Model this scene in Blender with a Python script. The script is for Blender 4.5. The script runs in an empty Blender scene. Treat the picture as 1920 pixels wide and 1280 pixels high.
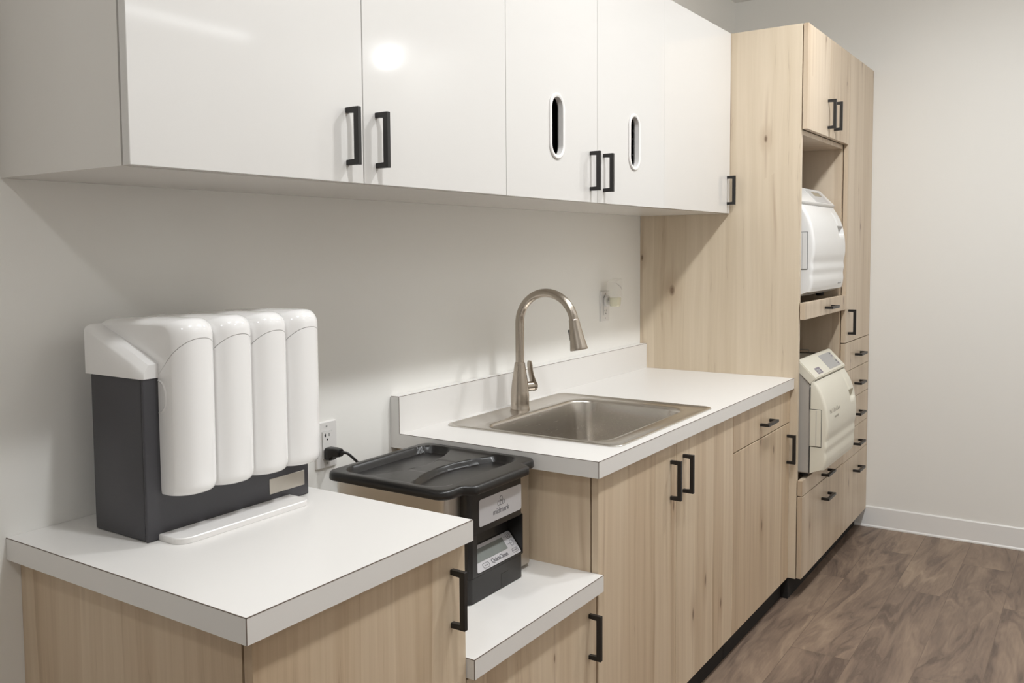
import bpy, bmesh, math, random
from mathutils import Vector, Matrix
random.seed(4)
C = bpy.context.scene.collection
ZF = 0.033                     # floor level
PI = math.pi

# ------------------------------------------------------------------ materials
def lin(c):
    return tuple(((v/255)/12.92 if v/255 <= .04045 else ((v/255+.055)/1.055)**2.4) for v in c) + (1,)

def mat(name, rgb, rough=.5, metal=0, coat=0, coat_rough=.05, spec=.5, bump=0, bump_scale=300, emit=None, alpha=1, trans=0):
    m = bpy.data.materials.new(name); m.use_nodes = True
    nt = m.node_tree; b = nt.nodes['Principled BSDF']
    b.inputs['Base Color'].default_value = lin(rgb)
    b.inputs['Roughness'].default_value = rough
    b.inputs['Metallic'].default_value = metal
    b.inputs['Coat Weight'].default_value = coat
    b.inputs['Coat Roughness'].default_value = coat_rough
    b.inputs['Specular IOR Level'].default_value = spec
    b.inputs['Transmission Weight'].default_value = trans; b.inputs['Alpha'].default_value = alpha
    if bump:
        n = nt.nodes.new('ShaderNodeTexNoise'); n.inputs['Scale'].default_value = bump_scale
        n.inputs['Detail'].default_value = 3
        g = nt.nodes.new('ShaderNodeNewGeometry'); nt.links.new(g.outputs['Position'], n.inputs['Vector'])
        bp = nt.nodes.new('ShaderNodeBump'); bp.inputs['Strength'].default_value = bump; bp.inputs['Distance'].default_value = .002
        nt.links.new(n.outputs['Fac'], bp.inputs['Height']); nt.links.new(bp.outputs['Normal'], b.inputs['Normal'])
    return m

class NB:
    """tiny node-tree builder"""
    def __init__(s, name):
        s.m = bpy.data.materials.new(name); s.m.use_nodes = True; s.t = s.m.node_tree; s.b = s.t.nodes['Principled BSDF']
    def n(s, typ, ins=None, **kw):
        o = s.t.nodes.new(typ)
        for k, v in kw.items(): setattr(o, k, v)
        for k, v in (ins or {}).items():
            if isinstance(v, bpy.types.NodeSocket): s.t.links.new(v, o.inputs[k])
            else: o.inputs[k].default_value = v
        return o
    def math(s, op, a, b=0.0, c=None):
        d = {0: a, 1: b}
        if c is not None: d[2] = c
        return s.n('ShaderNodeMath', d, operation=op).outputs[0]
    def mix(s, f, a, b, blend='MIX'):
        o = s.n('ShaderNodeMix', data_type='RGBA', blend_type=blend)
        for i, v in ((0, f), (6, a), (7, b)):
            if isinstance(v, bpy.types.NodeSocket): s.t.links.new(v, o.inputs[i])
            else: o.inputs[i].default_value = v
        return o.outputs[2]
    def ramp(s, f, stops):
        r = s.n('ShaderNodeValToRGB', {0: f}); e = r.color_ramp.elements
        while len(e) < len(stops): e.new(.5)
        for i, (p, c) in enumerate(stops): e[i].position = p; e[i].color = c
        return r.outputs[0]
    def link(s, a, name): s.t.links.new(a, s.b.inputs[name])

def G(v): return (v, v, v, 1)

def wood(name, light, mid, dark, seed=0.0, rough=.42):
    k = NB(name)
    pos = k.n('ShaderNodeNewGeometry').outputs['Position']
    s = k.n('ShaderNodeSeparateXYZ', {0: pos})
    u = k.math('ADD', k.math('MULTIPLY_ADD', s.outputs[1], .73, s.outputs[0]), seed)
    z = s.outputs[2]
    # gentle waviness of the grain
    wv = k.n('ShaderNodeCombineXYZ', {0: k.math('MULTIPLY', u, 5.0), 1: k.math('MULTIPLY', z, 1.3), 2: seed}).outputs[0]
    wn = k.n('ShaderNodeTexNoise', {'Vector': wv, 'Scale': 1.0, 'Detail': 2.0}).outputs['Fac']
    uw = k.math('MULTIPLY_ADD', k.math('SUBTRACT', wn, .5), .035, u)
    uw0 = k.math('MULTIPLY_ADD', k.math('SUBTRACT', wn, .5), .05, u)
    # knots
    kv = k.n('ShaderNodeCombineXYZ', {0: k.math('MULTIPLY', uw0, 7.5), 1: k.math('MULTIPLY', z, 2.4), 2: 0.0}).outputs[0]
    vo = k.n('ShaderNodeTexVoronoi', {'Vector': kv, 'Scale': 1.0, 'Randomness': 1.0}, voronoi_dimensions='2D')
    kr = k.n('ShaderNodeSeparateColor', {0: vo.outputs['Color']})
    has = k.math('GREATER_THAN', kr.outputs[0], .62)
    dist = vo.outputs['Distance']
    size = k.math('MULTIPLY_ADD', kr.outputs[1], .038, .027)
    kd = k.math('DIVIDE', dist, size)
    dv = k.n('ShaderNodeSeparateXYZ', {0: k.n('ShaderNodeVectorMath', {0: kv, 1: vo.outputs['Position']}, operation='SUBTRACT').outputs[0]})
    ax_ = k.math('ABSOLUTE', dv.outputs[0]); az_ = k.math('ABSOLUTE', dv.outputs[1])
    core = k.math('MULTIPLY', has, k.n('ShaderNodeMapRange', {0: kd, 1: .35, 2: 1.0, 3: 1.0, 4: 0.0}).outputs[0])
    halo = k.math('MULTIPLY', has, k.n('ShaderNodeMapRange', {0: kd, 1: .8, 2: 4.0, 3: .8, 4: 0.0}).outputs[0])
    tail = k.math('MULTIPLY', k.n('ShaderNodeMapRange', {0: ax_, 1: .0, 2: .05, 3: 1.0, 4: 0.0}).outputs[0], k.n('ShaderNodeMapRange', {0: az_, 1: .05, 2: .55, 3: 1.0, 4: 0.0}).outputs[0])
    halo = k.math('MAXIMUM', halo, k.math('MULTIPLY', tail, k.math('GREATER_THAN', kr.outputs[0], .45)))
    # boards of random width and tone
    bv = k.n('ShaderNodeTexVoronoi', {'W': uw, 'Scale': 11.0}, voronoi_dimensions='1D')
    bt = k.n('ShaderNodeSeparateColor', {0: bv.outputs['Color']}).outputs[0]
    # streaks
    sv = k.n('ShaderNodeCombineXYZ', {0: k.math('MULTIPLY', uw, 42.0), 1: k.math('MULTIPLY', z, .9), 2: seed}).outputs[0]
    s1 = k.n('ShaderNodeTexNoise', {'Vector': sv, 'Scale': 1.0, 'Detail': 4.0, 'Roughness': .6}).outputs['Fac']
    fv = k.n('ShaderNodeCombineXYZ', {0: k.math('MULTIPLY', uw, 260.0), 1: k.math('MULTIPLY', z, 5.0), 2: seed}).outputs[0]
    s2 = k.n('ShaderNodeTexNoise', {'Vector': fv, 'Scale': 1.0, 'Detail': 2.0}).outputs['Fac']
    lv = k.n('ShaderNodeCombineXYZ', {0: k.math('MULTIPLY', uw, 9.0), 1: k.math('MULTIPLY', z, .8), 2: seed+3}).outputs[0]
    s3 = k.n('ShaderNodeTexNoise', {'Vector': lv, 'Scale': 1.0, 'Detail': 2.0}).outputs['Fac']
    f = k.math('ADD', k.math('MULTIPLY', bt, .34), k.math('MULTIPLY', s1, .66))
    f = k.math('ADD', f, k.math('MULTIPLY', s2, .14)); f = k.math('ADD', f, k.math('MULTIPLY', s3, .46))
    base = k.ramp(f, [(.42, lin(dark)), (.70, lin(mid)), (1.0, lin(light))])
    # occasional dark mineral lines
    line = k.n('ShaderNodeMapRange', {0: k.math('ABSOLUTE', k.math('SUBTRACT', s1, .36)), 1: 0.0, 2: .012, 3: .28, 4: 0.0}).outputs[0]
    base = k.mix(line, base, lin((140, 108, 80)))
    base = k.mix(k.math('MULTIPLY', halo, .42), base, lin((150, 116, 84)))
    base = k.mix(k.math('MULTIPLY', core, .8), base, lin((98, 72, 52)))
    k.link(base, 'Base Color'); k.b.inputs['Roughness'].default_value = rough
    bp = k.n('ShaderNodeBump', {'Strength': .06, 'Distance': .001, 'Height': s2}); k.link(bp.outputs[0], 'Normal')
    return k.m

def floor_mat():
    k = NB('wood_plank_vinyl')
    pos = k.n('ShaderNodeNewGeometry').outputs['Position']
    br = k.n('ShaderNodeTexBrick', {'Vector': pos, 'Color1': G(0), 'Color2': G(1), 'Mortar': G(.5), 'Scale': 1.0,
        'Mortar Size': .0012, 'Mortar Smooth': .3, 'Bias': 0.0, 'Brick Width': 1.25, 'Row Height': .192}, offset=.37, offset_frequency=2)
    rnd = k.n('ShaderNodeSeparateColor', {0: br.outputs['Color']}).outputs[0]
    s = k.n('ShaderNodeSeparateXYZ', {0: pos})
    off = k.math('MULTIPLY', rnd, 37.0)
    v = k.n('ShaderNodeCombineXYZ', {0: k.math('MULTIPLY', s.outputs[0], .95), 1: k.math('MULTIPLY', s.outputs[1], 4.2), 2: off}).outputs[0]
    n0 = k.n('ShaderNodeTexNoise', {'Vector': v, 'Scale': 1.1, 'Detail': 3.0, 'Distortion': 1.2})
    v2 = k.n('ShaderNodeVectorMath', {0: v, 1: k.n('ShaderNodeVectorMath', {0: n0.outputs['Color'], 1: (1.5, 1.5, 0)}, operation='MULTIPLY').outputs[0]}, operation='ADD').outputs[0]
    n1 = k.n('ShaderNodeTexNoise', {'Vector': v2, 'Scale': 1.9, 'Detail': 5.0, 'Roughness': .55, 'Distortion': 1.0}).outputs['Fac']
    # contour lines of a warped field look like figured grain
    rings = k.math('SINE', k.math('MULTIPLY', n0.outputs['Fac'], 70.0))
    rings = k.math('MULTIPLY_ADD', rings, .5, .5)
    fine = k.n('ShaderNodeTexNoise', {'Vector': k.n('ShaderNodeCombineXYZ', {0: k.math('MULTIPLY', s.outputs[0], 12.0), 1: k.math('MULTIPLY', s.outputs[1], 150.0), 2: off}).outputs[0], 'Scale': 1.0, 'Detail': 3.0}).outputs['Fac']
    f = k.math('ADD', k.math('MULTIPLY', n1, .80), k.math('MULTIPLY', rings, .045))
    f = k.math('ADD', f, k.math('MULTIPLY', fine, .14)); f = k.math('ADD', f, k.math('MULTIPLY', k.math('SUBTRACT', rnd, .5), .12))
    base = k.ramp(f, [(.32, lin((92, 76, 66))), (.46, lin((120, 102, 88))), (.58, lin((139, 119, 102))), (.74, lin((160, 140, 119)))])
    vein = k.n('ShaderNodeMapRange', {0: k.math('ABSOLUTE', k.math('SUBTRACT', n1, .405)), 1: 0.0, 2: .018, 3: .38, 4: 0.0}).outputs[0]
    base = k.mix(vein, base, lin((80, 64, 56)))
    base = k.mix(k.math('MULTIPLY', br.outputs['Fac'], .55), base, lin((80, 64, 54)))
    k.link(base, 'Base Color'); k.b.inputs['Roughness'].default_value = .5
    bp = k.n('ShaderNodeBump', {'Strength': .12, 'Distance': .001, 'Height': fine}); k.link(bp.outputs[0], 'Normal')
    return k.m

def steel(name, rgb, rough, axis, amount=.25):
    k = NB(name)
    pos = k.n('ShaderNodeNewGeometry').outputs['Position']
    sc = {'x': (8, 500, 500), 'z': (500, 500, 8)}[axis]
    n = k.n('ShaderNodeTexNoise', {'Vector': k.n('ShaderNodeVectorMath', {0: pos, 1: sc}, operation='MULTIPLY').outputs[0], 'Scale': 1.0, 'Detail': 2.0}).outputs['Fac']
    k.link(k.n('ShaderNodeMapRange', {0: n, 3: rough-.01*(1+amount*20), 4: rough+.01*(1+amount*20)}).outputs[0], 'Roughness')
    k.b.inputs['Base Color'].default_value = lin(rgb); k.b.inputs['Metallic'].default_value = 1
    if amount:
        bp = k.n('ShaderNodeBump', {'Strength': amount, 'Distance': .0003, 'Height': n}); k.link(bp.outputs[0], 'Normal')
    return k.m

M = dict(
    wall=mat('wall_paint', (243, 241, 236), .55, bump=.05, bump_scale=500),
    ceiling=mat('ceiling_paint', (244, 243, 240), .8),
    gloss=mat('white_gloss_melamine', (215, 212, 208), .075),
    carcass=mat('white_melamine', (224, 220, 214), .22),
    lam=mat('white_laminate', (231, 228, 224), .32, bump=.03, bump_scale=900),
    seam=mat('brown_laminate_seam', (120, 108, 98), .6),
    wood=wood('pale_knotty_wood', (217, 198, 172), (200, 178, 150), (172, 147, 119)),
    woodp=wood('pale_wood_panel', (220, 204, 181), (207, 190, 165), (186, 165, 138), seed=5.3),
    woodt=wood('pale_wood_tall', (217, 200, 178), (203, 184, 160), (178, 156, 132), seed=11.7),
    kick=mat('dark_toe_kick', (27, 22, 19), .85),
    black=mat('matte_black_metal', (30, 28, 27), .38),
    bplast=mat('black_plastic', (27, 25, 24), .32, bump=.04, bump_scale=900),
    char=mat('charcoal_plastic', (64, 63, 67), .42, bump=.03, bump_scale=900),
    wplast=mat('glossy_white_plastic', (242, 240, 238), .12, coat=.3),
    wplast2=mat('white_plastic', (230, 227, 224), .3),
    wmed=mat('white_enamel', (236, 235, 233), .25),
    beige=mat('ivory_enamel', (226, 221, 205), .3),
    beige2=mat('grey_enamel', (178, 172, 164), .4),
    greyp=mat('pale_grey_panel', (198, 197, 196), .35),
    silverp=mat('silver_panel', (196, 194, 196), .33, metal=.25),
    midgrey=mat('mid_grey_panel', (170, 168, 166), .4),
    lcd=mat('grey_display', (120, 124, 120), .18),
    lcd2=mat('olive_display', (150, 143, 122), .2),
    dark=mat('dark_gap', (22, 20, 18), .7),
    ink=mat('grey_ink', (112, 110, 112), .6),
    ink2=mat('pale_ink', (172, 166, 154), .6),
    purple=mat('mauve_badge', (128, 118, 128), .5),
    steel=steel('brushed_steel', (196, 191, 184), .32, 'x', .05),
    nickel=steel('brushed_nickel', (184, 174, 162), .27, 'z', 0),
    sinkm=steel('sink_steel', (206, 201, 194), .27, 'x', 0),
    jar=mat('cream_gel', (226, 222, 198), .15, coat=.4),
    clear=mat('clear_plastic', (240, 238, 230), .12, alpha=.22),
    plate=mat('brushed_label_plate', (196, 190, 180), .32, metal=.6),
    base=mat('white_baseboard', (240, 238, 235), .35),
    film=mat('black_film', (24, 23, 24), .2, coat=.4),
)
M['floor'] = floor_mat()

# ------------------------------------------------------------------ object helpers
LOC = {}
def tag(o, label, cat, group=None):
    o['label'] = label; o['category'] = cat
    if group: o['group'] = group
    return o

def thing(name, loc, label, cat, group=None):
    o = bpy.data.objects.new(name, None); C.objects.link(o); o.empty_display_size = .05
    o.location = loc; LOC[o] = Vector(loc)
    return tag(o, label, cat, group)

def obj(name, bm, m, parent=None, smooth=None, label=None, loc=None):
    """link bm (world coordinates) as one mesh object"""
    off = LOC[parent] if parent is not None else Vector(loc if loc else (0, 0, 0))
    bmesh.ops.translate(bm, verts=bm.verts, vec=-off)
    bmesh.ops.recalc_face_normals(bm, faces=bm.faces)
    me = bpy.data.meshes.new(name); bm.to_mesh(me); bm.free()
    me.materials.append(m)
    if smooth:
        me.polygons.foreach_set('use_smooth', [True]*len(me.polygons)); me.set_sharp_from_angle(angle=math.radians(smooth))
    o = bpy.data.objects.new(name, me); C.objects.link(o)
    if parent is not None:
        o.parent = parent; LOC[o] = off
    else:
        o.location = off; LOC[o] = off
    if label: o['label'] = label
    return o

def struct(name, bm, m, label=None, smooth=None):
    o = obj(name, bm, m, smooth=smooth); o['kind'] = 'structure'
    if label: o['label'] = label
    return o

def box(bm, x0, x1, y0, y1, z0, z1, bev=0, seg=2):
    x0, x1 = sorted((x0, x1)); y0, y1 = sorted((y0, y1)); z0, z1 = sorted((z0, z1))
    v = [bm.verts.new(p) for p in ((x0,y0,z0),(x1,y0,z0),(x1,y1,z0),(x0,y1,z0),(x0,y0,z1),(x1,y0,z1),(x1,y1,z1),(x0,y1,z1))]
    f = [bm.faces.new([v[i] for i in q]) for q in ((0,3,2,1),(4,5,6,7),(0,1,5,4),(1,2,6,5),(2,3,7,6),(3,0,4,7))]
    if bev:
        es = list({e for q in f for e in q.edges})
        bmesh.ops.bevel(bm, geom=es, offset=bev, segments=seg, affect='EDGES', profile=.5)
    return bm

def bx(x0, x1, y0, y1, z0, z1, bev=0, seg=2):
    return box(bmesh.new(), x0, x1, y0, y1, z0, z1, bev, seg)

def rrect(cx, cy, hx, hy, r, n=8):
    """rounded rectangle outline, counter-clockwise, 4*(n+1) points"""
    p = []
    for (sx, sy, a0) in ((1, 1, 0), (-1, 1, 90), (-1, -1, 180), (1, -1, 270)):
        for i in range(n+1):
            a = math.radians(a0+90*i/n)
            p.append((cx+sx*(hx-r)+r*math.cos(a), cy+sy*(hy-r)+r*math.sin(a)))
    return p

def loft(bm, loops, cap0=True, cap1=True, closed=True):
    vs = [[bm.verts.new(p) for p in l] for l in loops]
    n = len(loops[0])
    for a, b in zip(vs, vs[1:]):
        for i in range(n if closed else n-1):
            j = (i+1) % n
            bm.faces.new((a[i], a[j], b[j], b[i]))
    if cap0: bm.faces.new(list(reversed(vs[0])))
    if cap1: bm.faces.new(vs[-1])
    return vs

def prism(bm, pts, axis, a, b):
    """extrude a 2-D outline along an axis: x -> (y,z), y -> (x,z), z -> (x,y)"""
    def P(p, t): return {'x': (t, p[0], p[1]), 'y': (p[0], t, p[1]), 'z': (p[0], p[1], t)}[axis]
    loft(bm, [[P(p, a) for p in pts], [P(p, b) for p in pts]])
    return bm

def plate_hole(bm, outer, inner, axis, a, b):
    """slab with a hole: outline loops are 2-D, thickness a..b along the axis"""
    def P(p, t): return {'y': (p[0], t, p[1]), 'z': (p[0], p[1], t)}[axis]
    sides = []
    for t in (a, b):
        lo = [bm.verts.new(P(p, t)) for p in outer]; li = [bm.verts.new(P(p, t)) for p in inner]
        es = [bm.edges.new((l[i], l[(i+1) % len(l)])) for l in (lo, li) for i in range(len(l))]
        bmesh.ops.triangle_fill(bm, use_beauty=True, use_dissolve=False, edges=es)
        sides.append((lo, li))
    for k in (0, 1):
        l0, l1 = sides[0][k], sides[1][k]
        for i in range(len(l0)):
            j = (i+1) % len(l0); bm.faces.new((l0[i], l0[j], l1[j], l1[i]))
    return bm

def lathe(bm, prof, org, axis=(0, 0, 1), n=32, cap=True):
    """prof: (radius, height) list around axis through org"""
    ax = Vector(axis).normalized(); t = Vector((1, 0, 0)) if abs(ax.x) < .9 else Vector((0, 1, 0))
    e1 = ax.cross(t).normalized(); e2 = ax.cross(e1); o = Vector(org)
    loops = [[o+ax*h+(e1*math.cos(2*PI*i/n)+e2*math.sin(2*PI*i/n))*r for i in range(n)] for r, h in prof]
    loft(bm, loops, cap, cap); return bm

def tube(bm, path, rad, n=16):
    """round tube along a path; rad number or list"""
    P = [Vector(p) for p in path]; loops = []
    up = None
    for i, p in enumerate(P):
        t = (P[min(i+1, len(P)-1)]-P[max(i-1, 0)]).normalized()
        if up is None:
            up = t.orthogonal().normalized()
        up = (up-t*up.dot(t)).normalized(); s = t.cross(up)
        r = rad[i] if isinstance(rad, (list, tuple)) else rad
        loops.append([p+(up*math.cos(2*PI*k/n)+s*math.sin(2*PI*k/n))*r for k in range(n)])
    loft(bm, loops); return bm

def lettering(txt, size, origin, right, up, m, parent, name='lettering', depth=.0006, align='LEFT', bold=False):
    cu = bpy.data.curves.new(name, 'FONT'); cu.body = txt; cu.size = size; cu.align_x = align; cu.extrude = depth/2
    if bold: cu.offset = size*.02
    o = bpy.data.objects.new(name, cu); C.objects.link(o)
    dg = bpy.context.evaluated_depsgraph_get(); dg.update()
    me = bpy.data.meshes.new_from_object(o.evaluated_get(dg)); bpy.data.objects.remove(o); bpy.data.curves.remove(cu)
    r = Vector(right).normalized(); u = Vector(up).normalized(); nn = r.cross(u)
    mx = Matrix((r, u, nn)).transposed().to_4x4(); mx.translation = Vector(origin)
    me.transform(mx); bm = bmesh.new(); bm.from_mesh(me); bpy.data.meshes.remove(me)
    return obj(name, bm, m, parent)

HW = .0105   # square section of the bar pulls
def pull_v(parent, x, z0, z1, yf):
    """vertical square bar pull, legs centred at z0 and z1, standing on the plane y = yf"""
    bm = bmesh.new(); h = HW/2; p = .033
    outer = [(yf, z0-h), (yf-p, z0-h), (yf-p, z1+h), (yf, z1+h), (yf, z1-h), (yf-p+HW, z1-h), (yf-p+HW, z0+h), (yf, z0+h)]
    prism(bm, outer, 'x', x-h, x+h)
    bmesh.ops.bevel(bm, geom=list(bm.edges), offset=.0008, segments=1, affect='EDGES')
    return obj('handle', bm, M['black'], parent, label='matte black square bar handle')

def pull_h(parent, x0, x1, z, yf):
    bm = bmesh.new(); h = HW/2; p = .033
    outer = [(x0-h, yf), (x0-h, yf-p), (x1+h, yf-p), (x1+h, yf), (x1-h, yf), (x1-h, yf-p+HW), (x0+h, yf-p+HW), (x0+h, yf)]
    prism(bm, outer, 'z', z-h, z+h)
    bmesh.ops.bevel(bm, geom=list(bm.edges), offset=.0008, segments=1, affect='EDGES')
    return obj('handle', bm, M['black'], parent, label='matte black square bar handle')

def front(name, parent, x0, x1, z0, z1, yf, m, th=.0185, label=None):
    return obj(name, bx(x0, x1, yf, yf+th, z0, z1, .0009, 1), m, parent, label=label)

# ------------------------------------------------------------------ room shell
XF = 4.0998; XB = -2.4; YO = -3.35; ZC = 2.70; xT = 2.9282
struct('floor', bx(XB-.1, XF+.1, YO-.1, .1, ZF-.1, ZF), M['floor'], 'brown grey wood plank floor')
struct('ceiling', bx(XB-.1, XF+.1, YO-.1, .1, ZC, ZC+.1), M['ceiling'])
struct('wall_left', bx(XB-.1, XF+.1, 0, .1, ZF, ZC), M['wall'], 'white wall behind the worktops')
struct('wall_back', bx(XF, XF+.1, YO, 0, ZF, ZC), M['wall'], 'white end wall at the right')
struct('wall_right', bx(XB-.1, XF+.1, YO-.1, YO, ZF, ZC), M['wall'])
struct('wall_front', bx(XB-.1, XB, YO, 0, ZF, ZC), M['wall'])
bm = bmesh.new()
prism(bm, [(XF, ZF), (XF-.013, ZF), (XF-.013, ZF+.006), (XF-.009, ZF+.012), (XF-.007, ZF+.098), (XF-.004, ZF+.103), (XF, ZF+.103)], 'y', YO, -.60)
struct('baseboard_back', bm, M['base'], 'white vinyl baseboard along the end wall')
struct('baseboard_right', bx(XB, XF-.013, YO, YO+.01, ZF, ZF+.103, .002, 1), M['base'])

# ------------------------------------------------------------------ white wall cabinets
YU = -.3875; ZU = 1.5588; ZUT = 2.2676
def carcass(name, parent, x0, x1, y0, z0, z1, m, t=.016):
    bm = bmesh.new()
    box(bm, x0, x0+t, y0, -.0005, z0, z1); box(bm, x1-t, x1, y0, -.0005, z0, z1)
    box(bm, x0+t, x1-t, y0, -.0005, z0, z0+t); box(bm, x0+t, x1-t, y0, -.0005, z1-t, z1)
    box(bm, x0+t, x1-t, -.012, -.0005, z0+t, z1-t)
    box(bm, x0+t, x1-t, y0+.02, -.02, (z0+z1)/2+.13, (z0+z1)/2+.146)
    return obj(name, bm, m, parent)

def stadium(cx, cz, hw, hh, n=14):
    p = []
    for i in range(n+1):
        a = PI*i/n; p.append((cx+hw*math.cos(a), cz+hh-hw+hw*math.sin(a)))
    for i in range(n+1):
        a = PI+PI*i/n; p.append((cx+hw*math.cos(a), cz-hh+hw+hw*math.sin(a)))
    return p

def wall_cab(x0, x1, splits, handles, label, ovals=()):
    t = thing('wall_cabinet', ((x0+x1)/2, 0, ZU), label, 'cabinet', 'white gloss wall cabinets')
    carcass('body', t, x0+.0004, x1-.0004, YU+.0225, ZU, ZUT, M['carcass'])
    xs = [x0]+splits+[x1]
    for i, (a, b) in enumerate(zip(xs, xs[1:])):
        ga = .0004 if i == 0 else .0011; gb = .0012 if b == x1 else .0011
        if i < len(ovals):
            cx, cz = ovals[i]; bm = bmesh.new()
            plate_hole(bm, [(a+ga, ZU), (b-gb, ZU), (b-gb, ZUT), (a+ga, ZUT)], stadium(cx, cz, .0388, .0815-.0325+.0388), 'y', YU, YU+.0185)
            d = obj('door', bm, M['gloss'], t)
            # moulded ring: flange on the face, sleeve running back into the cabinet
            bm = bmesh.new(); prof = [(.0330, YU+.0105), (.0330, YU-.0004), (.0410, YU-.0004), (.0412, YU-.0012), (.0408, YU-.0030), (.0385, YU-.0050), (.0330, YU-.0052), (.0300, YU-.0035), (.0295, YU+.0105)]
            loops = [[(p[0], y, p[1]) for p in stadium(cx, cz, r, .0815-.0325+r)] for r, y in prof]
            loops.append(loops[0]); vs = loft(bm, loops, False, False)
            bmesh.ops.remove_doubles(bm, verts=bm.verts, dist=1e-6)
            obj('oval_grommet', bm, M['wplast2'], d, smooth=35, label='white oval dispensing ring set in the door')
        else:
            d = front('door', t, a+ga, b-gb, ZU, ZUT, YU, M['gloss'])
        pull_v(d, handles[i], 1.5975, 1.7005, YU)
    return t

wall_cab(.2080, 1.2810, [.7473], [.7000, .7882], 'white gloss two-door wall cabinet nearest the camera, plain doors, above the white and charcoal dispenser')
wall_cab(1.2810, 2.2686, [1.7765], [1.7326, 1.8181], 'white gloss two-door wall cabinet with an oval opening in each door, above the sink', [(1.535, 1.758), (2.030, 1.760)])
wall_cab(2.2686, 2.9270, [], [2.8970], 'white gloss single-door wall cabinet touching the tall wooden cabinet')
# stock seen through the two oval openings
def carton(x0, x1, y0, y1, z0, z1, label, marks):
    t = thing('supply_carton', ((x0+x1)/2, y1, z0), label, 'box', 'cartons behind the oval openings')
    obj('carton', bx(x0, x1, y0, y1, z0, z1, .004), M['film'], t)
    for i in range(marks):
        zz = z0+.05+.026*i
        obj('printed_mark', bx(x0+.150+.004*(i % 3), x0+.170+.005*(i % 4), y0-.0006, y0, zz, zz+.004+.003*(i % 2)), M['greyp'], t)
    return t
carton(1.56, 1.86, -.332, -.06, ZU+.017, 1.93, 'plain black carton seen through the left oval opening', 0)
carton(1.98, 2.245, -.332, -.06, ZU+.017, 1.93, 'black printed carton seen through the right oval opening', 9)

# ------------------------------------------------------------------ base cabinets
YD = -.6300
ZK = .119
def base_cab(x0, x1, ztop, label, sides=(True, True), yd=YD):
    t = thing('base_cabinet', ((x0+x1)/2, 0, ZF), label, 'cabinet', 'pale wood base cabinets')
    bm = bmesh.new(); yb = yd+.0225
    box(bm, x0, x0+.018, yb, -.0005, ZK, ztop); box(bm, x1-.018, x1, yb, -.0005, ZK, ztop)
    box(bm, x0+.018, x1-.018, yb, -.0005, ZK, ZK+.018); box(bm, x0+.018, x1-.018, -.012, -.0005, ZK+.018, ztop)
    box(bm, x0+.018, x1-.018, yb, yb+.035, ztop-.018, ztop)
    obj('body', bm, M['wood'], t)
    obj('toe_kick', bx(x0+.001, x1-.001, yd+.028, -.04, ZF, ZK-.0005), M['kick'], t, label='dark recessed toe kick')
    return t

ZA, ZAu = .9072, .8666; ZB, ZBu = .6303, .5900; ZCt, ZCu = .914, .8729; YC = -.6491
xA0, xA1, xB1, xC0, xP = .1911, .7492, 1.2988, 1.2739, 1.2993
t = base_cab(.2161, xA1-.0005, ZAu-.0006, 'pale wood base cabinet nearest the camera, under the worktop with the dispenser')
d = front('door', t, .2166, xA1-.0015, ZK, ZAu-.005, YD, M['wood']); pull_v(d, .7040, .7130, .8155, YD)
t = base_cab(xA1+.0003, xP-.0006, ZBu-.0006, 'low pale wood base cabinet under the lowered worktop with the black-lidded cleaner')
d = front('door', t, xA1+.002, xP-.003, ZK, ZBu-.005, YD, M['wood']); pull_v(d, 1.2610, .4372, .5380, YD)
YDC = -.634
t = base_cab(xP, 2.2720, ZCu-.0006, 'pale wood two-door base cabinet under the sink', yd=YDC)
d = front('door', t, xP+.001, 1.7880, ZK, ZCu-.007, YDC, M['wood']); pull_v(d, 1.7470, .7150, .8180, YDC)
d = front('door', t, 1.7912, 2.2712, ZK, ZCu-.007, YDC, M['wood']); pull_v(d, 1.8400, .7150, .8180, YDC)
t = base_cab(2.2728, xT-.0006, ZCu-.0006, 'pale wood base cabinet with one drawer over one door, beside the tall cabinet', yd=YDC)
d = front('drawer', t, 2.2738, xT-.002, .7415, ZCu-.007, YDC, M['wood']); pull_h(d, 2.561, 2.668, .790, YDC)
d = front('door', t, 2.2738, xT-.002, ZK, .7380, YDC, M['wood']); pull_v(d, 2.8940, .5880, .6915, YDC)

# ------------------------------------------------------------------ worktops
def edges(parent, x0, x1, y0, y1, zt, zb, left=True):
    """hairline brown seams where the laminate sheets meet"""
    e = .0011; p = .0002; bm = bmesh.new()
    box(bm, x0, x1, y0-p, y0+e, zt-e, zt+p)
    if left:
        box(bm, x0-p, x0+e, y0, y1, zt-e, zt+p); box(bm, x0-p, x0+e, y0-p, y0+e, zb, zt)
    obj('edge_seam', bm, M['seam'], parent, label='thin brown seam line along the worktop edge')

t = thing('worktop', ((xA0+xA1)/2, 0, ZAu), 'white laminate worktop nearest the camera, carrying the white and charcoal dispenser', 'worktop', 'white laminate worktops')
obj('slab', bx(xA0, xA1, YC, -.0005, ZAu, ZA), M['lam'], t); edges(t, xA0, xA1, YC, -.001, ZA, ZAu)
t = thing('worktop', ((xA1+xB1)/2, 0, ZBu), 'lowered white laminate worktop carrying the black-lidded cleaner', 'worktop', 'white laminate worktops')
obj('slab', bx(xA1+.0003, xB1, YC, -.0005, ZBu, ZB), M['lam'], t); edges(t, xA1+.0003, xB1, YC, -.62, ZB, ZBu)
t = thing('worktop', ((xC0+xT)/2, 0, ZCu), 'long white laminate worktop with backsplash, with the sink set into it', 'worktop', 'white laminate worktops')
SX0, SX1, SY0, SY1 = 1.436, 2.124, -.622, -.066
bm = bmesh.new()
plate_hole(bm, [(xC0, YC), (xT-.0006, YC), (xT-.0006, -.0005), (xC0, -.0005)],
           rrect((SX0+SX1)/2, (SY0+SY1)/2, (SX1-SX0)/2-.012, (SY1-SY0)/2-.012, .03, 5), 'z', ZCu, ZCt)
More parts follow.
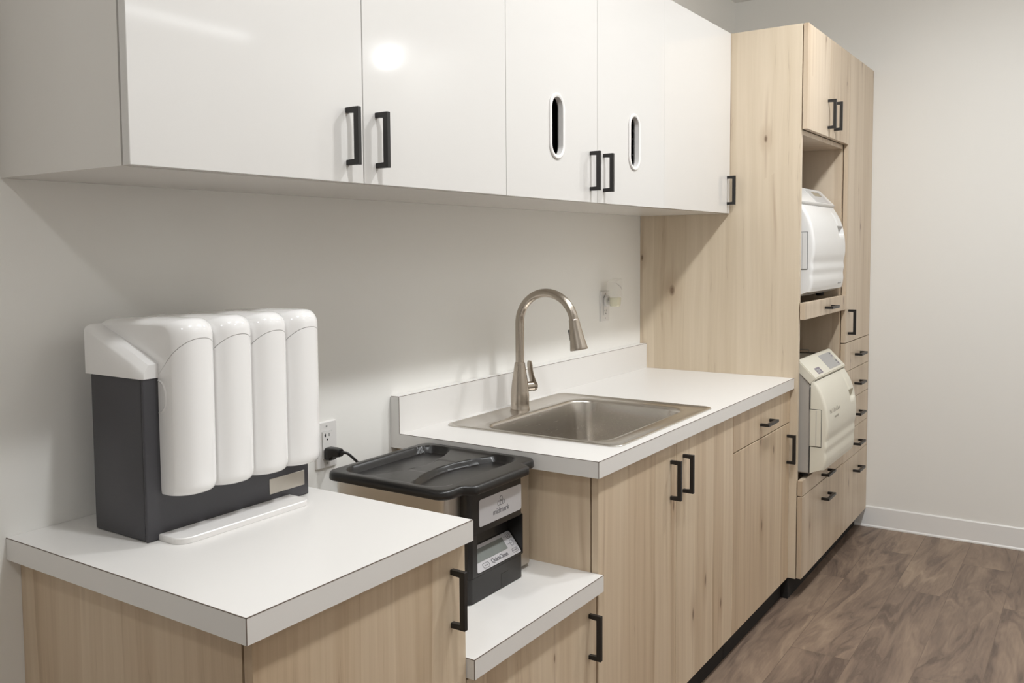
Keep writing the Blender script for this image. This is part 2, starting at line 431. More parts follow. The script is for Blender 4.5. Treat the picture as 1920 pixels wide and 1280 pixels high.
obj('slab', bm, M['lam'], t); edges(t, xC0, xT-.0006, YC, -.033, ZCt, ZCu)
YB = -.032; ZBS = 1.0178
b = obj('backsplash', bx(xC0, xT-.0006, YB, -.0035, ZCt+.0001, ZBS), M['lam'], t)
bm = bmesh.new(); box(bm, xC0, xT-.001, YB-.0002, YB+.001, ZBS-.001, ZBS+.0002); box(bm, xC0-.0002, xC0+.001, YB-.0002, YB+.001, ZCt, ZBS)
box(bm, xC0-.0002, xC0+.001, YB, -.004, ZBS-.001, ZBS+.0002)
obj('edge_seam', bm, M['seam'], b)
obj('wall_joint', bx(xC0, xT-.001, -.0036, -.0006, ZCt, ZBS-.002), M['wplast2'], b)

# ------------------------------------------------------------------ sink
t = thing('sink', ((SX0+SX1)/2, (SY0+SY1)/2, ZCt), 'square stainless steel drop-in sink with a single bowl in the long worktop', 'sink')
cx, cy, hx, hy = (SX0+SX1)/2, (SY0+SY1)/2, (SX1-SX0)/2, (SY1-SY0)/2
bcx, bcy, bhx, bhy = (1.462+2.058)/2, (-.166-.563)/2, (2.058-1.462)/2, (.563-.166)/2
L = []
def lp(cx, cy, hx, hy, r, z): L.append([(p[0], p[1], z) for p in rrect(cx, cy, hx, hy, r, 10)])
zt = ZCt
lp(cx, cy, hx, hy, .030, zt+.0003); lp(cx, cy, hx, hy, .030, zt+.0025); lp(cx, cy, hx-.002, hy-.002, .029, zt+.0045); lp(cx, cy, hx-.005, hy-.005, .027, zt+.0050)
lp(cx, cy, hx-.009, hy-.009, .024, zt+.0040); lp(cx, cy, hx-.012, hy-.012, .022, zt+.0022)
lp(bcx, bcy, bhx+.010, bhy+.010, .075, zt+.0022); lp(bcx, bcy, bhx+.006, bhy+.006, .072, zt+.0030); lp(bcx, bcy, bhx+.002, bhy+.002, .070, zt+.0022)
for k in range(1, 6):
    a = PI/2*k/5; lp(bcx, bcy, bhx-.010*math.sin(a)+.002, bhy-.010*math.sin(a)+.002, .070, zt+.0022-.010*(1-math.cos(a)))
dep = .175
lp(bcx, bcy, bhx-.012, bhy-.012, .068, zt-.04); lp(bcx, bcy, bhx-.016, bhy-.016, .066, zt-.09); lp(bcx, bcy, bhx-.019, bhy-.019, .064, zt-dep+.050)
for k in range(1, 9):
    a = PI/2*k/8; q = .050*(1-math.cos(a)); lp(bcx, bcy, bhx-.019-q, bhy-.019-q, max(.064-q*.35, .03), zt-dep+.050-.050*math.sin(a))
lp(bcx, bcy, bhx-.12, bhy-.10, .045, zt-dep-.003); lp(bcx, bcy, .045, .045, .0449, zt-dep-.006)
bm = bmesh.new(); loft(bm, L, False, True)
obj('basin', bm, M['sinkm'], t, smooth=40)
bm = bmesh.new(); lathe(bm, [(.042, 0), (.042, .002), (.038, .003), (.032, -.001), (.010, -.002), (.006, .004), (.001, .005)], (bcx, bcy, zt-dep-.0055), n=28)
obj('drain', bm, M['nickel'], t, smooth=40)

# ------------------------------------------------------------------ faucet
fx, fy, fz = 1.7737, -.1150, ZCt+.0022
t = thing('faucet', (fx, fy, fz), 'brushed nickel pull-down gooseneck faucet standing on the back of the sink', 'faucet')
bm = bmesh.new()
lathe(bm, [(.0300, 0), (.0303, .002), (.0303, .004), (.0293, .006), (.0291, .02), (.0293, .045), (.0280, .064), (.0252, .088), (.0215, .113), (.0182, .135), (.0166, .147), (.0163, .149), (.0140, .150)], (fx, fy, fz), n=40)
obj('body', bm, M['nickel'], t, smooth=40)
R = .098; zc = 1.190; tilt = math.radians(11); path = [(fx, fy, fz+.149), (fx, fy, 1.10), (fx, fy, 1.15)]
for k in range(0, 29):
    a = (PI-tilt)*k/28; path.append((fx, fy-R+R*math.cos(a), zc+R*math.sin(a)))
end = Vector(path[-1]); dv = Vector((0, -math.sin(tilt), -math.cos(tilt)))
path.append(tuple(end+dv*.002))
bm = bmesh.new(); tube(bm, path, .0136, 20); obj('spout', bm, M['nickel'], t, smooth=40)
bm = bmesh.new()
lathe(bm, [(.0150, -.001), (.0158, .001), (.0160, .004), (.0185, .030), (.0225, .062), (.0268, .088), (.0272, .0915), (.0262, .0935), (.0225, .094), (.0215, .090)], end, dv, n=36)
h = obj('spray_head', bm, M['nickel'], t, smooth=40)
sv = Vector((0, math.cos(tilt), -math.sin(tilt))); bm = bmesh.new()
box(bm, -.0055, .0055, -.004, .004, -.018, .018, .0025, 2)
mx = Matrix((Vector((1, 0, 0)), sv, -dv)).transposed().to_4x4(); mx.translation = end+dv*.046+sv*.0205
bm.transform(mx); obj('spray_button', bm, M['bplast'], h, smooth=40, label='black spray button')
hz = fz+.070; hv = Vector((.93, -.36, 0)).normalized()
bm = bmesh.new(); lathe(bm, [(.0155, .012), (.0155, .050), (.0150, .0505)], (fx, fy, hz), hv, n=24)
hnd = obj('handle_stub', bm, M['nickel'], t, smooth=40)
bm = bmesh.new(); lathe(bm, [(.0145, .0505), (.0165, .0518), (.0165, .0580), (.0135, .0620), (.004, .0630)], (fx, fy, hz), hv, n=24)
o = Vector((fx, fy, hz)); side = Vector((0, 0, 1)).cross(hv); loops = []
for k in range(11):
    s = k/10; hgt = .002+.080*s; outw = .0575-.013*math.sin(PI*s*.6)-.006*s; w = .0185-.0035*math.sin(PI*s)-.003*s; th = .0052-.0018*s
    if k == 10: w *= .55
    if k == 9: w *= .88
    c = o+hv*outw+Vector((0, 0, hgt))
    loops.append([c+side*(w*math.cos(2*PI*i/16))+hv*(th*math.sin(2*PI*i/16)) for i in range(16)])
loft(bm, loops)
obj('lever', bm, M['nickel'], t, smooth=45)

# ------------------------------------------------------------------ white and charcoal dispenser
t = thing('countertop_dispenser', (.512, -.165, ZA), 'charcoal countertop unit with four rounded white columns on its front, on the nearest worktop', 'dispenser')
obj('body', bx(.3150, .7090, -.2405, -.0876, ZA+.0004, 1.2020, .004), M['char'], t, smooth=30)
fp = obj('front_panel', bx(.3135, .7105, -.2490, -.2420, ZA+.0004, 1.2020, .003, 3), M['char'], t, smooth=30)
obj('label_plate', bx(.6000, .6970, -.2500, -.2488, .9300, .9615, .0004, 1), M['plate'], fp, label='small brushed silver plate')
# columns
N0, NW, NC = .3445, .0888, 4
def hcol(u):   # outward bulge over one column, u in -1..1
    return .0370+.0305*(max(0, 1-abs(u)**2.4))**.62
def prof_pts(x0, n=22):
    out = []
    for i in range(n+1):
        u = -math.cos(PI*i/n)
        out.append((x0+NW/2+u*(NW/2-.0004), hcol(u)))
    return out
YFP = -.2492
zseam = lambda y: 1.2040+(-.2490-y)
for c in range(NC):
    x0 = N0+c*NW; pp = prof_pts(x0); loops = []
    for (dz, ins) in ((0, .016), (.0015, .0105), (.005, .0055), (.010, .0022), (.017, .0004), (.024, 0)):
        lpts = [(pp[0][0]+ins*.12, YFP, .9895+dz)]
        for x, h in pp:
            xc = x0+NW/2; lpts.append((xc+(x-xc)*(1-ins*3.2), YFP-h+ins, .9895+dz+(0 if h > .06 else 0)))
        lpts.append((pp[-1][0]-ins*.12, YFP, .9895+dz)); loops.append(lpts)
    top = [(pp[0][0], YFP, zseam(YFP)-.0006)]+[(x, YFP-h, zseam(YFP-h)-.0014) for x, h in pp]+[(pp[-1][0], YFP, zseam(YFP)-.0006)]
    mid = [(a[0], a[1], (a[2]+b[2])/2) for a, b in zip(loops[-1], top)]
    loops += [mid, top]
    bm = bmesh.new(); loft(bm, loops); co = obj('column', bm, M['wplast'], t, smooth=38)
    if c == 0:   # finger scoop on the side of the first column
        bm = bmesh.new(); pts = [(YFP-.001, 1.198)]
        for k in range(15):
            a = PI*k/14; pts.append((YFP-.0015-.0235*math.sin(a), 1.1665+.0315*math.cos(a)))
        bm2 = []
        inner = [(YFP-.0015-.0185*math.sin(PI*k/14), 1.1665+.0265*math.cos(PI*k/14)) for k in range(15)]
        outer = pts[1:]
        loft(bm, [[(N0+.0006, p[0], p[1]) for p in outer], [(N0-.0016, p[0]*.5+q[0]*.5, p[1]*.5+q[1]*.5) for p, q in zip(outer, inner)], [(N0+.0002, p[0], p[1]) for p in inner]], False, False, closed=False)
        obj('finger_groove', bm, M['wplast'], co, smooth=60)
# hood: the columns turn over the top and run back towards the wall
bm = bmesh.new(); ZT0 = 1.2545; YBK = -.0790
for c in range(NC):
    pp = prof_pts(N0+c*NW); loops = []
    for x, h in pp:
        hzz = .0385+(h-.037)*.42
        path = [(x, YFP-h, zseam(YFP-h))]
        rr_ = .026
        yc, zc2 = YFP-h+rr_, ZT0+hzz-rr_
        if zc2 < zseam(YFP-h): rr_ = max(.006, ZT0+hzz-zseam(YFP-h)-.001); yc, zc2 = YFP-h+rr_, ZT0+hzz-rr_
        for k in range(9):
            a = PI/2*k/8; path.append((x, yc-rr_*math.cos(a), zc2+rr_*math.sin(a)))
        for k in range(1, 7):
            s = k/6; yy = yc+(YBK-yc)*s; path.append((x, yy, ZT0+hzz-.006*s*s))
        path.append((x, YBK, 1.2040)); path.append((x, YFP, 1.2040))
        loops.append(path)
    loft(bm, loops)
# flared skirt with a sloping ledge on both sides
for s in (1, -1):
    X = (lambda v: v) if s == 1 else (lambda v: 1.024-v)
    xo, xi = .3110, .3445
    secs = []
    for (y, zt_, led) in ((YBK, 1.2870, .004), (-.088, 1.2840, .004), (-.150, 1.2590, .007), (-.215, 1.2330, .009), (-.2440, 1.2190, .010), (-.2512, 1.2150, .010)):
        ins = .0 if y > -.25 else .004
        secs.append([(X(xi+.006), y, 1.2005), (X(xo+ins), y, 1.2005), (X(xo+ins), y, zt_-.006), (X(xo+ins+.0025), y, zt_-.001), (X(xo+.012+ins*.5), y, zt_+led), (X(xi-.006), y, zt_+led), (X(xi+.006), y, zt_+led*1.1)])
    loft(bm, secs)
box(bm, .345, .709, YBK-.001, -.247, 1.2003, 1.2042)
obj('hood', bm, M['wplast'], t, smooth=38)
bm = bmesh.new()
pl = [(.3375, -.2485), (.3365, -.262)]
for k in range(9):
    a = PI+PI/2*k/8; pl.append((.3655+.029*math.cos(a), -.284+.027*math.sin(a)))
for k in range(9):
    a = PI*1.5+PI/2*k/8; pl.append((.6350+.020*math.cos(a), -.291+.020*math.sin(a)))
pl += [(.655, -.2485)]
loft(bm, [[(p[0], p[1], ZA+.0004) for p in pl], [(p[0], p[1], ZA+.0095) for p in pl], [(.5+(p[0]-.5)*.992, -.26+(p[1]+.26)*.97, ZA+.0112) for p in pl]])
obj('drip_tray', bm, M['wplast2'], t, smooth=40)

# ------------------------------------------------------------------ ultrasonic cleaner with black lid
t = thing('ultrasonic_cleaner', (1.075, -.30, ZB), 'stainless steel ultrasonic cleaner with black lid and black front, on the lowered worktop', 'cleaner')
bm = bmesh.new()
lo = rrect(1.0815, -.3035, .1820, .1645, .020, 6)
lo = lo[:21]+[(.957, -.468), (.957, -.440), (1.186, -.440), (1.186, -.468)]+lo[21:]      # notch for the control pod
loft(bm, [[(p[0], p[1], z) for p in lo] for z in (.6420, .8835)]); obj('tank_casing', bm, M['steel'], t, smooth=40)
for (x, y) in ((.925, -.16), (1.225, -.16), (.925, -.41), (1.225, -.41)):
    bm = bmesh.new(); lathe(bm, [(.013, 0), (.013, .0118)], (x, y, ZB+.0003), n=16); obj('foot', bm, M['bplast'], t, smooth=40)
# lid with two moulded recesses either side of an hourglass bridge
lcx, lcy, lhx, lhy = 1.0735, -.3060, .1945, .1790
def tabd(x):   # front tab over the control pod
    a, b = .958, 1.184
    s = lambda v: max(0, min(1, v))**2*(3-2*max(0, min(1, v)))
    return .027*s((x-a+.014)/.016)*s((b+.014-x)/.016)
def lid_loop(ins, z, r, tabk=1.0, zf=None):
    out = []
    for p in rrect(lcx, lcy, lhx-ins, lhy-ins, max(r-ins*.5, .004), 9) if False else dense(lcx, lcy, lhx-ins, lhy-ins, max(r-ins*.4, .004)):
        x, y = p
        if y < lcy-(lhy-ins)*.985+.004: y -= tabd(x)*tabk
        out.append((x, y, z if zf is None else zf(x, y)))
    return out
def dense(cx, cy, hx, hy, r, ns=44, nc=8):
    pts = []; r = min(r, hx*.99, hy*.99)
    cor = ((1, 1, 0), (-1, 1, 90), (-1, -1, 180), (1, -1, 270))
    for k, (sx, sy, a0) in enumerate(cor):
        arc = [(cx+sx*(hx-r)+r*math.cos(math.radians(a0+90*i/nc)), cy+sy*(hy-r)+r*math.sin(math.radians(a0+90*i/nc))) for i in range(nc+1)]
        pts += arc
        sx2, sy2, b0 = cor[(k+1) % 4]
        nx = (cx+sx2*(hx-r)+r*math.cos(math.radians(b0)), cy+sy2*(hy-r)+r*math.sin(math.radians(b0)))
        for i in range(1, ns): pts.append((arc[-1][0]+(nx[0]-arc[-1][0])*i/ns, arc[-1][1]+(nx[1]-arc[-1][1])*i/ns))
    return pts
def sst(e0, e1, v):
    v = max(0, min(1, (v-e0)/(e1-e0))); return v*v*(3-2*v)
ZL = .9050
def lid_h(x, y):
    p, q = (x-lcx)/lhx, (y-lcy-.004)/lhy
    # inner field bounded by a rounded rectangle
    dx, dy = max(abs(p)-.60, 0), max(abs(q)-.58, 0); rr_ = math.hypot(dx, dy)
    ins = 1-sst(.225, .275, rr_)
    w = .13+.34*abs(p)**1.8
    band = 1-sst(w-.01, w+.045, abs(q))
    d = ins*(.0185*(1-band)+.0040*band)
    lbl = (1-sst(.30, .325, abs(p)))*(1-sst(.13, .15, abs(q)))
    return ZL-d-.0010*lbl*band
loops = [lid_loop(.006, .8840, .03, .9), lid_loop(.0015, .8845, .03), lid_loop(0, .8870, .03), lid_loop(.0005, .8990, .03), lid_loop(.003, .9030, .03), lid_loop(.007, .9047, .03), lid_loop(.012, ZL, .03)]
base_l = lid_loop(.020, ZL, .03, .35)
loops.append([(x, y, lid_h(x, y)) for x, y, z in base_l])
K = 46
for k in range(1, K):
    s = 1-k/K; l0 = lid_loop(.020, 0, .03, 0)
    loops.append([(lcx+(x-lcx)*s, lcy+(y-lcy)*s, lid_h(lcx+(x-lcx)*s, lcy+(y-lcy)*s)) for x, y, z in l0])
bm = bmesh.new(); loft(bm, loops); obj('lid', bm, M['bplast'], t, smooth=50, label='black moulded plastic lid with two recesses')
# control pod
px0, px1, pyf, pyb = .9560, 1.1875, -.4905, -.4560
pod = obj('control_pod', None or (lambda b: (loft(b, [[(p[0], p[1], z) for p in rrect((px0+px1)/2, (pyf-.41)/2, (px1-px0)/2, (-.41-pyf)/2, .016, 6)] for z in (.7855, .8838)]), b)[1])(bmesh.new()), M['bplast'], t, smooth=40, label='black front housing')
bm = bmesh.new(); loft(bm, [[(p[0], p[1], z) for p in rrect((px0+px1)/2, (pyf-.41)/2, (px1-px0)/2, (-.41-pyf)/2, .016, 6)] for z in (.6320, .6880)])
foot = obj('base_housing', bm, M['bplast'], t, smooth=40)
bm = bmesh.new(); box(bm, 1.085, 1.118, pyf-.0007, pyf+.004, .6325, .668, .002, 1); obj('release_tab', bm, M['bplast'], foot)
# middle section: cheeks, sloping bay
bm = bmesh.new()
cheekL = [(px0, -.41), (px0, -.4745), (px0+.0047, -.4858), (px0+.016, pyf), (.9900, pyf), (.9900, -.41)]
cheekR = [(1.1790, -.41), (1.1790, pyf), (px1-.004, pyf), (px1, pyf+.005), (px1, -.41)]
prism(bm, cheekL, 'z', .6885, .7848); prism(bm, cheekR, 'z', .6885, .7848)
prism(bm, [(-.41, .6885), (pyf, .6885), (pyf, .6925), (-.4500, .7420), (-.4460, .7848), (-.41, .7848)], 'x', .9898, 1.1792)
mid = obj('display_bay', bm, M['bplast'], t)
A = Vector((0, pyf, .6925)); B = Vector((0, -.4500, .7420)); up = (B-A).normalized(); nrm = Vector((0, -up.z, up.y)); Ln = (B-A).length
def slab(name, u0, u1, v0, v1, th, m, parent, r=.004, off=0.0):
    pts = rrect((u0+u1)/2, (v0+v1)/2, abs(u1-u0)/2, abs(v1-v0)/2, r, 4)
    f = lambda p, h: tuple(Vector((p[0], A.y, A.z))+up*p[1]+nrm*h)
    bm = bmesh.new(); loft(bm, [[f(p, off) for p in pts], [f(p, off+th) for p in pts]]); return obj(name, bm, m, parent)
pan = slab('display_panel', .9925, 1.1765, .002, Ln-.004, .0020, M['silverp'], mid, .006)
slab('screen', .9945, 1.1360, .0225, Ln-.0120, .0006, M['lcd'], pan, .0012, .0021)
fu = lambda x, v, h: Vector((x, A.y, A.z))+up*v+nrm*h
lettering('QuickClean', .0145, fu(1.0560, .0085, .0027), (1, 0, 0), up, M['ink'], pan)
def ring(cx, cv, hx, hv, parent):
    o_, i_ = rrect(cx, cv, hx, hv, min(hx, hv)*.85, 4), rrect(cx, cv, hx-.0009, hv-.0009, min(hx, hv)*.7, 4)
    bm = bmesh.new(); f = lambda p, h: tuple(fu(p[0], p[1], h))
    loft(bm, [[f(p, .0020) for p in o_], [f(p, .0027) for p in o_], [f(p, .0027) for p in i_], [f(p, .0020) for p in i_]], False, False)
    obj('button', bm, M['ink'], parent)
ring(1.0330, .0110, .0130, .0060, pan); ring(1.1570, .0120, .0120, .0052, pan); ring(1.1600, .0310, .0075, .0075, pan); ring(1.1600, .0495, .0075, .0075, pan)
for x0_, v0_, w_, h_ in ((1.0270, .0102, .012, .0016), (1.1495, .0112, .015, .0017), (1.1425, .0305, .006, .0013), (1.1425, .0490, .006, .0013), (1.1560, .0302, .008, .0016), (1.1591, .0455, .0018, .008)):
    pts = [(x0_, v0_), (x0_+w_, v0_), (x0_+w_, v0_+h_), (x0_, v0_+h_)]; bm = bmesh.new()
    loft(bm, [[tuple(fu(p[0], p[1], .0019)) for p in pts], [tuple(fu(p[0], p[1], .0028)) for p in pts]])
    obj('button_mark', bm, M['ink'], pan)
bm = bmesh.new(); loft(bm, [[(p[0], y, p[1]) for p in rrect(1.0865, .8305, .0890, .0310, .006, 5)] for y in (pyf+.001, pyf-.0010)])
bp = obj('badge_plate', bm, M['silverp'], pod, label='silver grey badge plate')
lettering('midmark', .0190, (1.0870, pyf-.0012, .8140), (1, 0, 0), (0, 0, 1), M['ink'], bp, align='CENTER')
bm = bmesh.new()
for (cx_, cz_) in ((1.0870, .8470), (1.0775, .8370), (1.0965, .8370), (1.0870, .8365)):
    o_ = [(cx_+.0058*math.cos(2*PI*i/16), cz_+.0058*math.sin(2*PI*i/16)) for i in range(16)]; i_ = [(cx_+.0045*math.cos(2*PI*i/16), cz_+.0045*math.sin(2*PI*i/16)) for i in range(16)]
    loft(bm, [[(p[0], y, p[1]) for p in l] for l, y in ((o_, pyf-.0009), (o_, pyf-.0016), (i_, pyf-.0016), (i_, pyf-.0009))], False, False)
obj('emblem', bm, M['ink'], bp)

# ------------------------------------------------------------------ wall outlets, plug and freshener
def outlet(x, z, label):
    t = thing('wall_outlet', (x, 0, z), label, 'outlet', 'white wall outlets')
    bm = bmesh.new(); loft(bm, [[(p[0], y, p[1]) for p in rrect(x, z, .0375-i, .0600-i, .003, 4)] for i, y in ((0, -.0004), (0, -.0035), (.0022, -.0062))])
    pl_ = obj('cover_plate', bm, M['wplast2'], t, smooth=30)
    bm = bmesh.new(); loft(bm, [[(p[0], y, p[1]) for p in rrect(x, z, hx_, .0345, .002, 3)] for hx_, y in ((.0172, -.0055), (.0168, -.0085))])
    rc = obj('receptacle', bm, M['wplast2'], t, smooth=30)
    bm = bmesh.new(); o_, i_ = rrect(x, z, .0180, .0353, .002, 3), rrect(x, z, .0171, .0344, .002, 3)
    loft(bm, [[(p[0], y, p[1]) for p in l] for l, y in ((o_, -.0060), (o_, -.0066), (i_, -.0066), (i_, -.0060))], False, False)
    obj('shadow_gap', bm, M['midgrey'], rc)
    for s in (1, -1):
        bm = bmesh.new(); zc = z+s*.0215
        box(bm, x-.0075, x-.0055, -.0089, -.0080, zc-.001, zc+.008); box(bm, x-.0105, x-.0055, -.0089, -.0080, zc+.0022, zc+.0042)
        box(bm, x+.0055, x+.0072, -.0089, -.0080, zc-.000, zc+.008); lathe(bm, [(.0024, 0), (.0024, .0009)], (x, -.0080, zc-.0075), (0, -1, 0), n=12)
        obj('socket_slots', bm, M['dark'], rc)
        bm = bmesh.new(); lathe(bm, [(.0030, 0), (.0030, .0008), (.0024, .0012)], (x, -.0060, z+s*.0480), (0, -1, 0), n=14); obj('screw', bm, M['midgrey'], pl_)
    return t
outlet(1.0148, .9283, 'white wall outlet with a black plug in it, beside the black-lidded cleaner')
outlet(2.5885, 1.1958, 'white wall outlet with a plug-in air freshener in it, right of the faucet')

ZS = .9283-.0215
t = thing('power_cord', (1.0148, -.0090, ZS), 'black power cord plugged into the outlet beside the black-lidded cleaner', 'cord')
bm = bmesh.new(); L = []
for y, hx_, hz_, r in ((-.0092, .0125, .0135, .006), (-.0120, .0150, .0160, .007), (-.0260, .0150, .0160, .007), (-.0330, .0135, .0115, .006), (-.0480, .0120, .0100, .006), (-.0500, .0105, .0085, .005)):
    L.append([(p[0]+(.004 if y < -.03 else 0), y, p[1]+(.004 if y < -.03 else 0)) for p in rrect(1.0148, ZS, hx_, hz_, r, 5)])
loft(bm, L); obj('plug', bm, M['bplast'], t, smooth=40)
bm = bmesh.new(); pts = []
ctl = [Vector((1.0185, -.0495, ZS+.003)), Vector((1.030, -.070, ZS)), Vector((1.075, -.098, .840)), Vector((1.085, -.105, .760)), Vector((1.075, -.116, .700)), Vector((1.075, -.1350, .690))]
for i in range(len(ctl)-1):
    p0, p1, p2, p3 = ctl[max(i-1, 0)], ctl[i], ctl[i+1], ctl[min(i+2, len(ctl)-1)]
    for k in range(8):
        u = k/8; pts.append(.5*((2*p1)+(-p0+p2)*u+(2*p0-5*p1+4*p2-p3)*u*u+(-p0+3*p1-3*p2+p3)*u**3))
pts.append(ctl[-1]); tube(bm, pts, [.0046 if i < 5 else .0036 for i in range(len(pts))], 12); obj('cable', bm, M['bplast'], t, smooth=60)

ft = thing('air_freshener', (2.5885, -.0100, 1.2175), 'plug-in air freshener with a small cream jar, on the wall right of the faucet', 'air freshener')
bm = bmesh.new(); lathe(bm, [(.020, 0), (.0225, .002), (.0225, .009), (.019, .012), (.008, .013), (.008, .022)], (2.5885, -.0092, 1.2175), (0, -1, 0), n=28); obj('plug_base', bm, M['wplast2'], ft, smooth=40)
bm = bmesh.new()
lathe(bm, [(.0165, 0), (.0190, .002), (.0205, .010), (.0215, .028), (.0215, .034), (.0205, .036)], (2.5830, -.0520, 1.1960), n=28)
for v in bm.verts: v.co.x = 2.5830+(v.co.x-2.5830)*1.55; v.co.y = -.0520+(v.co.y+.0520)*.9
obj('jar', bm, M['jar'], ft, smooth=40, label='small cream jar')
bm = bmesh.new(); L = []
for z, k in ((1.2330, 1.0), (1.262, 1.02), (1.292, .98), (1.2985, .94)):
    L.append([(2.583+(p[0]-2.583)*k, -.048+(p[1]+.048)*k, z+.006*((p[0]-2.583)/.03)*(k < .97)) for p in rrect(2.583, -.048, .033, .022, .014, 6)])
loft(bm, L); hs = obj('housing', bm, M['clear'], ft, smooth=40, label='clear plastic upper housing')
bm = bmesh.new(); tube(bm, [(2.553, -.0712, 1.288), (2.570, -.0722, 1.282), (2.590, -.0722, 1.273), (2.606, -.0705, 1.262)], .0010, 8); obj('rim_line', bm, M['midgrey'], hs)

# ------------------------------------------------------------------ tall cabinets
ZT = 2.2672; YT = -.6848; YTP = -.6628; xM = 3.5970
G2 = 'pale wood tall cabinets'
t = thing('tall_cabinet', ((xT+xM)/2, 0, ZF), 'tall pale wood cabinet with two open niches holding the autoclaves', 'cabinet', G2)
obj('side_panel', bx(xT, xT+.019, YTP, -.0005, ZK, ZT), M['woodp'], t)
obj('side_panel', bx(xM-.020, xM-.001, YTP, -.0005, ZK, ZT), M['woodt'], t)
xi0, xi1 = xT+.0192, xM-.0202
for y0_, z0_ in ((YTP, ZT-.019), (YTP, 1.8510), (YTP+.02, ZK), (YTP+.02, .4300)):
    obj('shelf', bx(xi0, xi1, y0_, -.014, z0_, z0_+.0185), M['woodt'], t)
obj('back_panel', bx(xi0, xi1, -.0135, -.0005, ZK, ZT), M['woodt'], t)
obj('toe_kick', bx(xT+.001, xM-.001, -.634, -.04, ZF, ZK-.0005), M['kick'], t, label='dark recessed toe kick')
xd = 3.2640
d = front('door', t, xT+.0005, xd-.001, 1.8705, ZT, YT, M['woodt']); pull_v(d, 3.2345, 1.9065, 2.0140, YT)
d = front('door', t, xd+.001, xM-.001, 1.8705, ZT, YT, M['woodt']); pull_v(d, 3.3400, 1.9090, 2.0165, YT)
def tray(z0, z1, label):
    d = front('pull_out_shelf', t, xT+.0005, xM-.0015, z0, z1, YT, M['woodt'], label=label)
    obj('board', bx(xi0+.012, xi1-.012, YTP+.003, -.03, z0+.018, z0+.036), M['woodt'], d)
    return d
pf = rrect(-.470, .930, .0675, .029, .006, 4)
bm = bmesh.new(); loft(bm, [[(xM-.0203, p[0], p[1]) for p in pf], [(xM-.0240, p[0], p[1]) for p in pf]])
fr_ = obj('cable_plate', bm, M['plate'], t, label='small framed plate on the inner wall of the lower niche')
bm = bmesh.new(); loft(bm, [[(x_, -.470+(p[0]+.470)*.94, .930+(p[1]-.930)*.84) for p in pf] for x_ in (xM-.0239, xM-.0246)]); obj('inset', bm, M['woodt'], fr_)
d = tray(1.1420, 1.2070, 'shallow front of the upper pull-out shelf'); pull_h(d, 3.2360, 3.3420, 1.1720, YT)
d = tray(.4510, .5120, 'shallow front of the lower pull-out shelf'); pull_h(d, 3.2200, 3.3260, .4770, YT)
d = front('drawer', t, xT+.0005, xM-.0015, ZK+.003, .4475, YT, M['woodt']); pull_h(d, 3.2260, 3.3320, .3745, YT)
t2 = thing('tall_cabinet', ((xM+XF)/2, 0, ZF), 'tall pale wood cabinet against the end wall, one long door over a stack of drawers', 'cabinet', G2)
xe = XF-.002
obj('body', bx(xM, xe, YTP, -.0005, ZK, ZT, 0), M['woodt'], t2)
obj('toe_kick', bx(xM+.001, xe, -.634, -.04, ZF, ZK-.0005), M['kick'], t2, label='dark recessed toe kick')
d = front('door', t2, xM+.001, xe, .9920, ZT, YT, M['woodt']); pull_v(d, 3.6525, 1.0320, 1.1345, YT)
zz = [.9895, .8590, .7220, .5780, .4455, ZK+.003]; hz_ = [.9225, .7865, .6420, .5010, .3745]
for i in range(5):
    d = front('drawer', t2, xM+.001, xe, zz[i+1]+.0012, zz[i]-.0012, YT, M['woodt']); pull_h(d, 3.8000, 3.9060, hz_[i], YT)

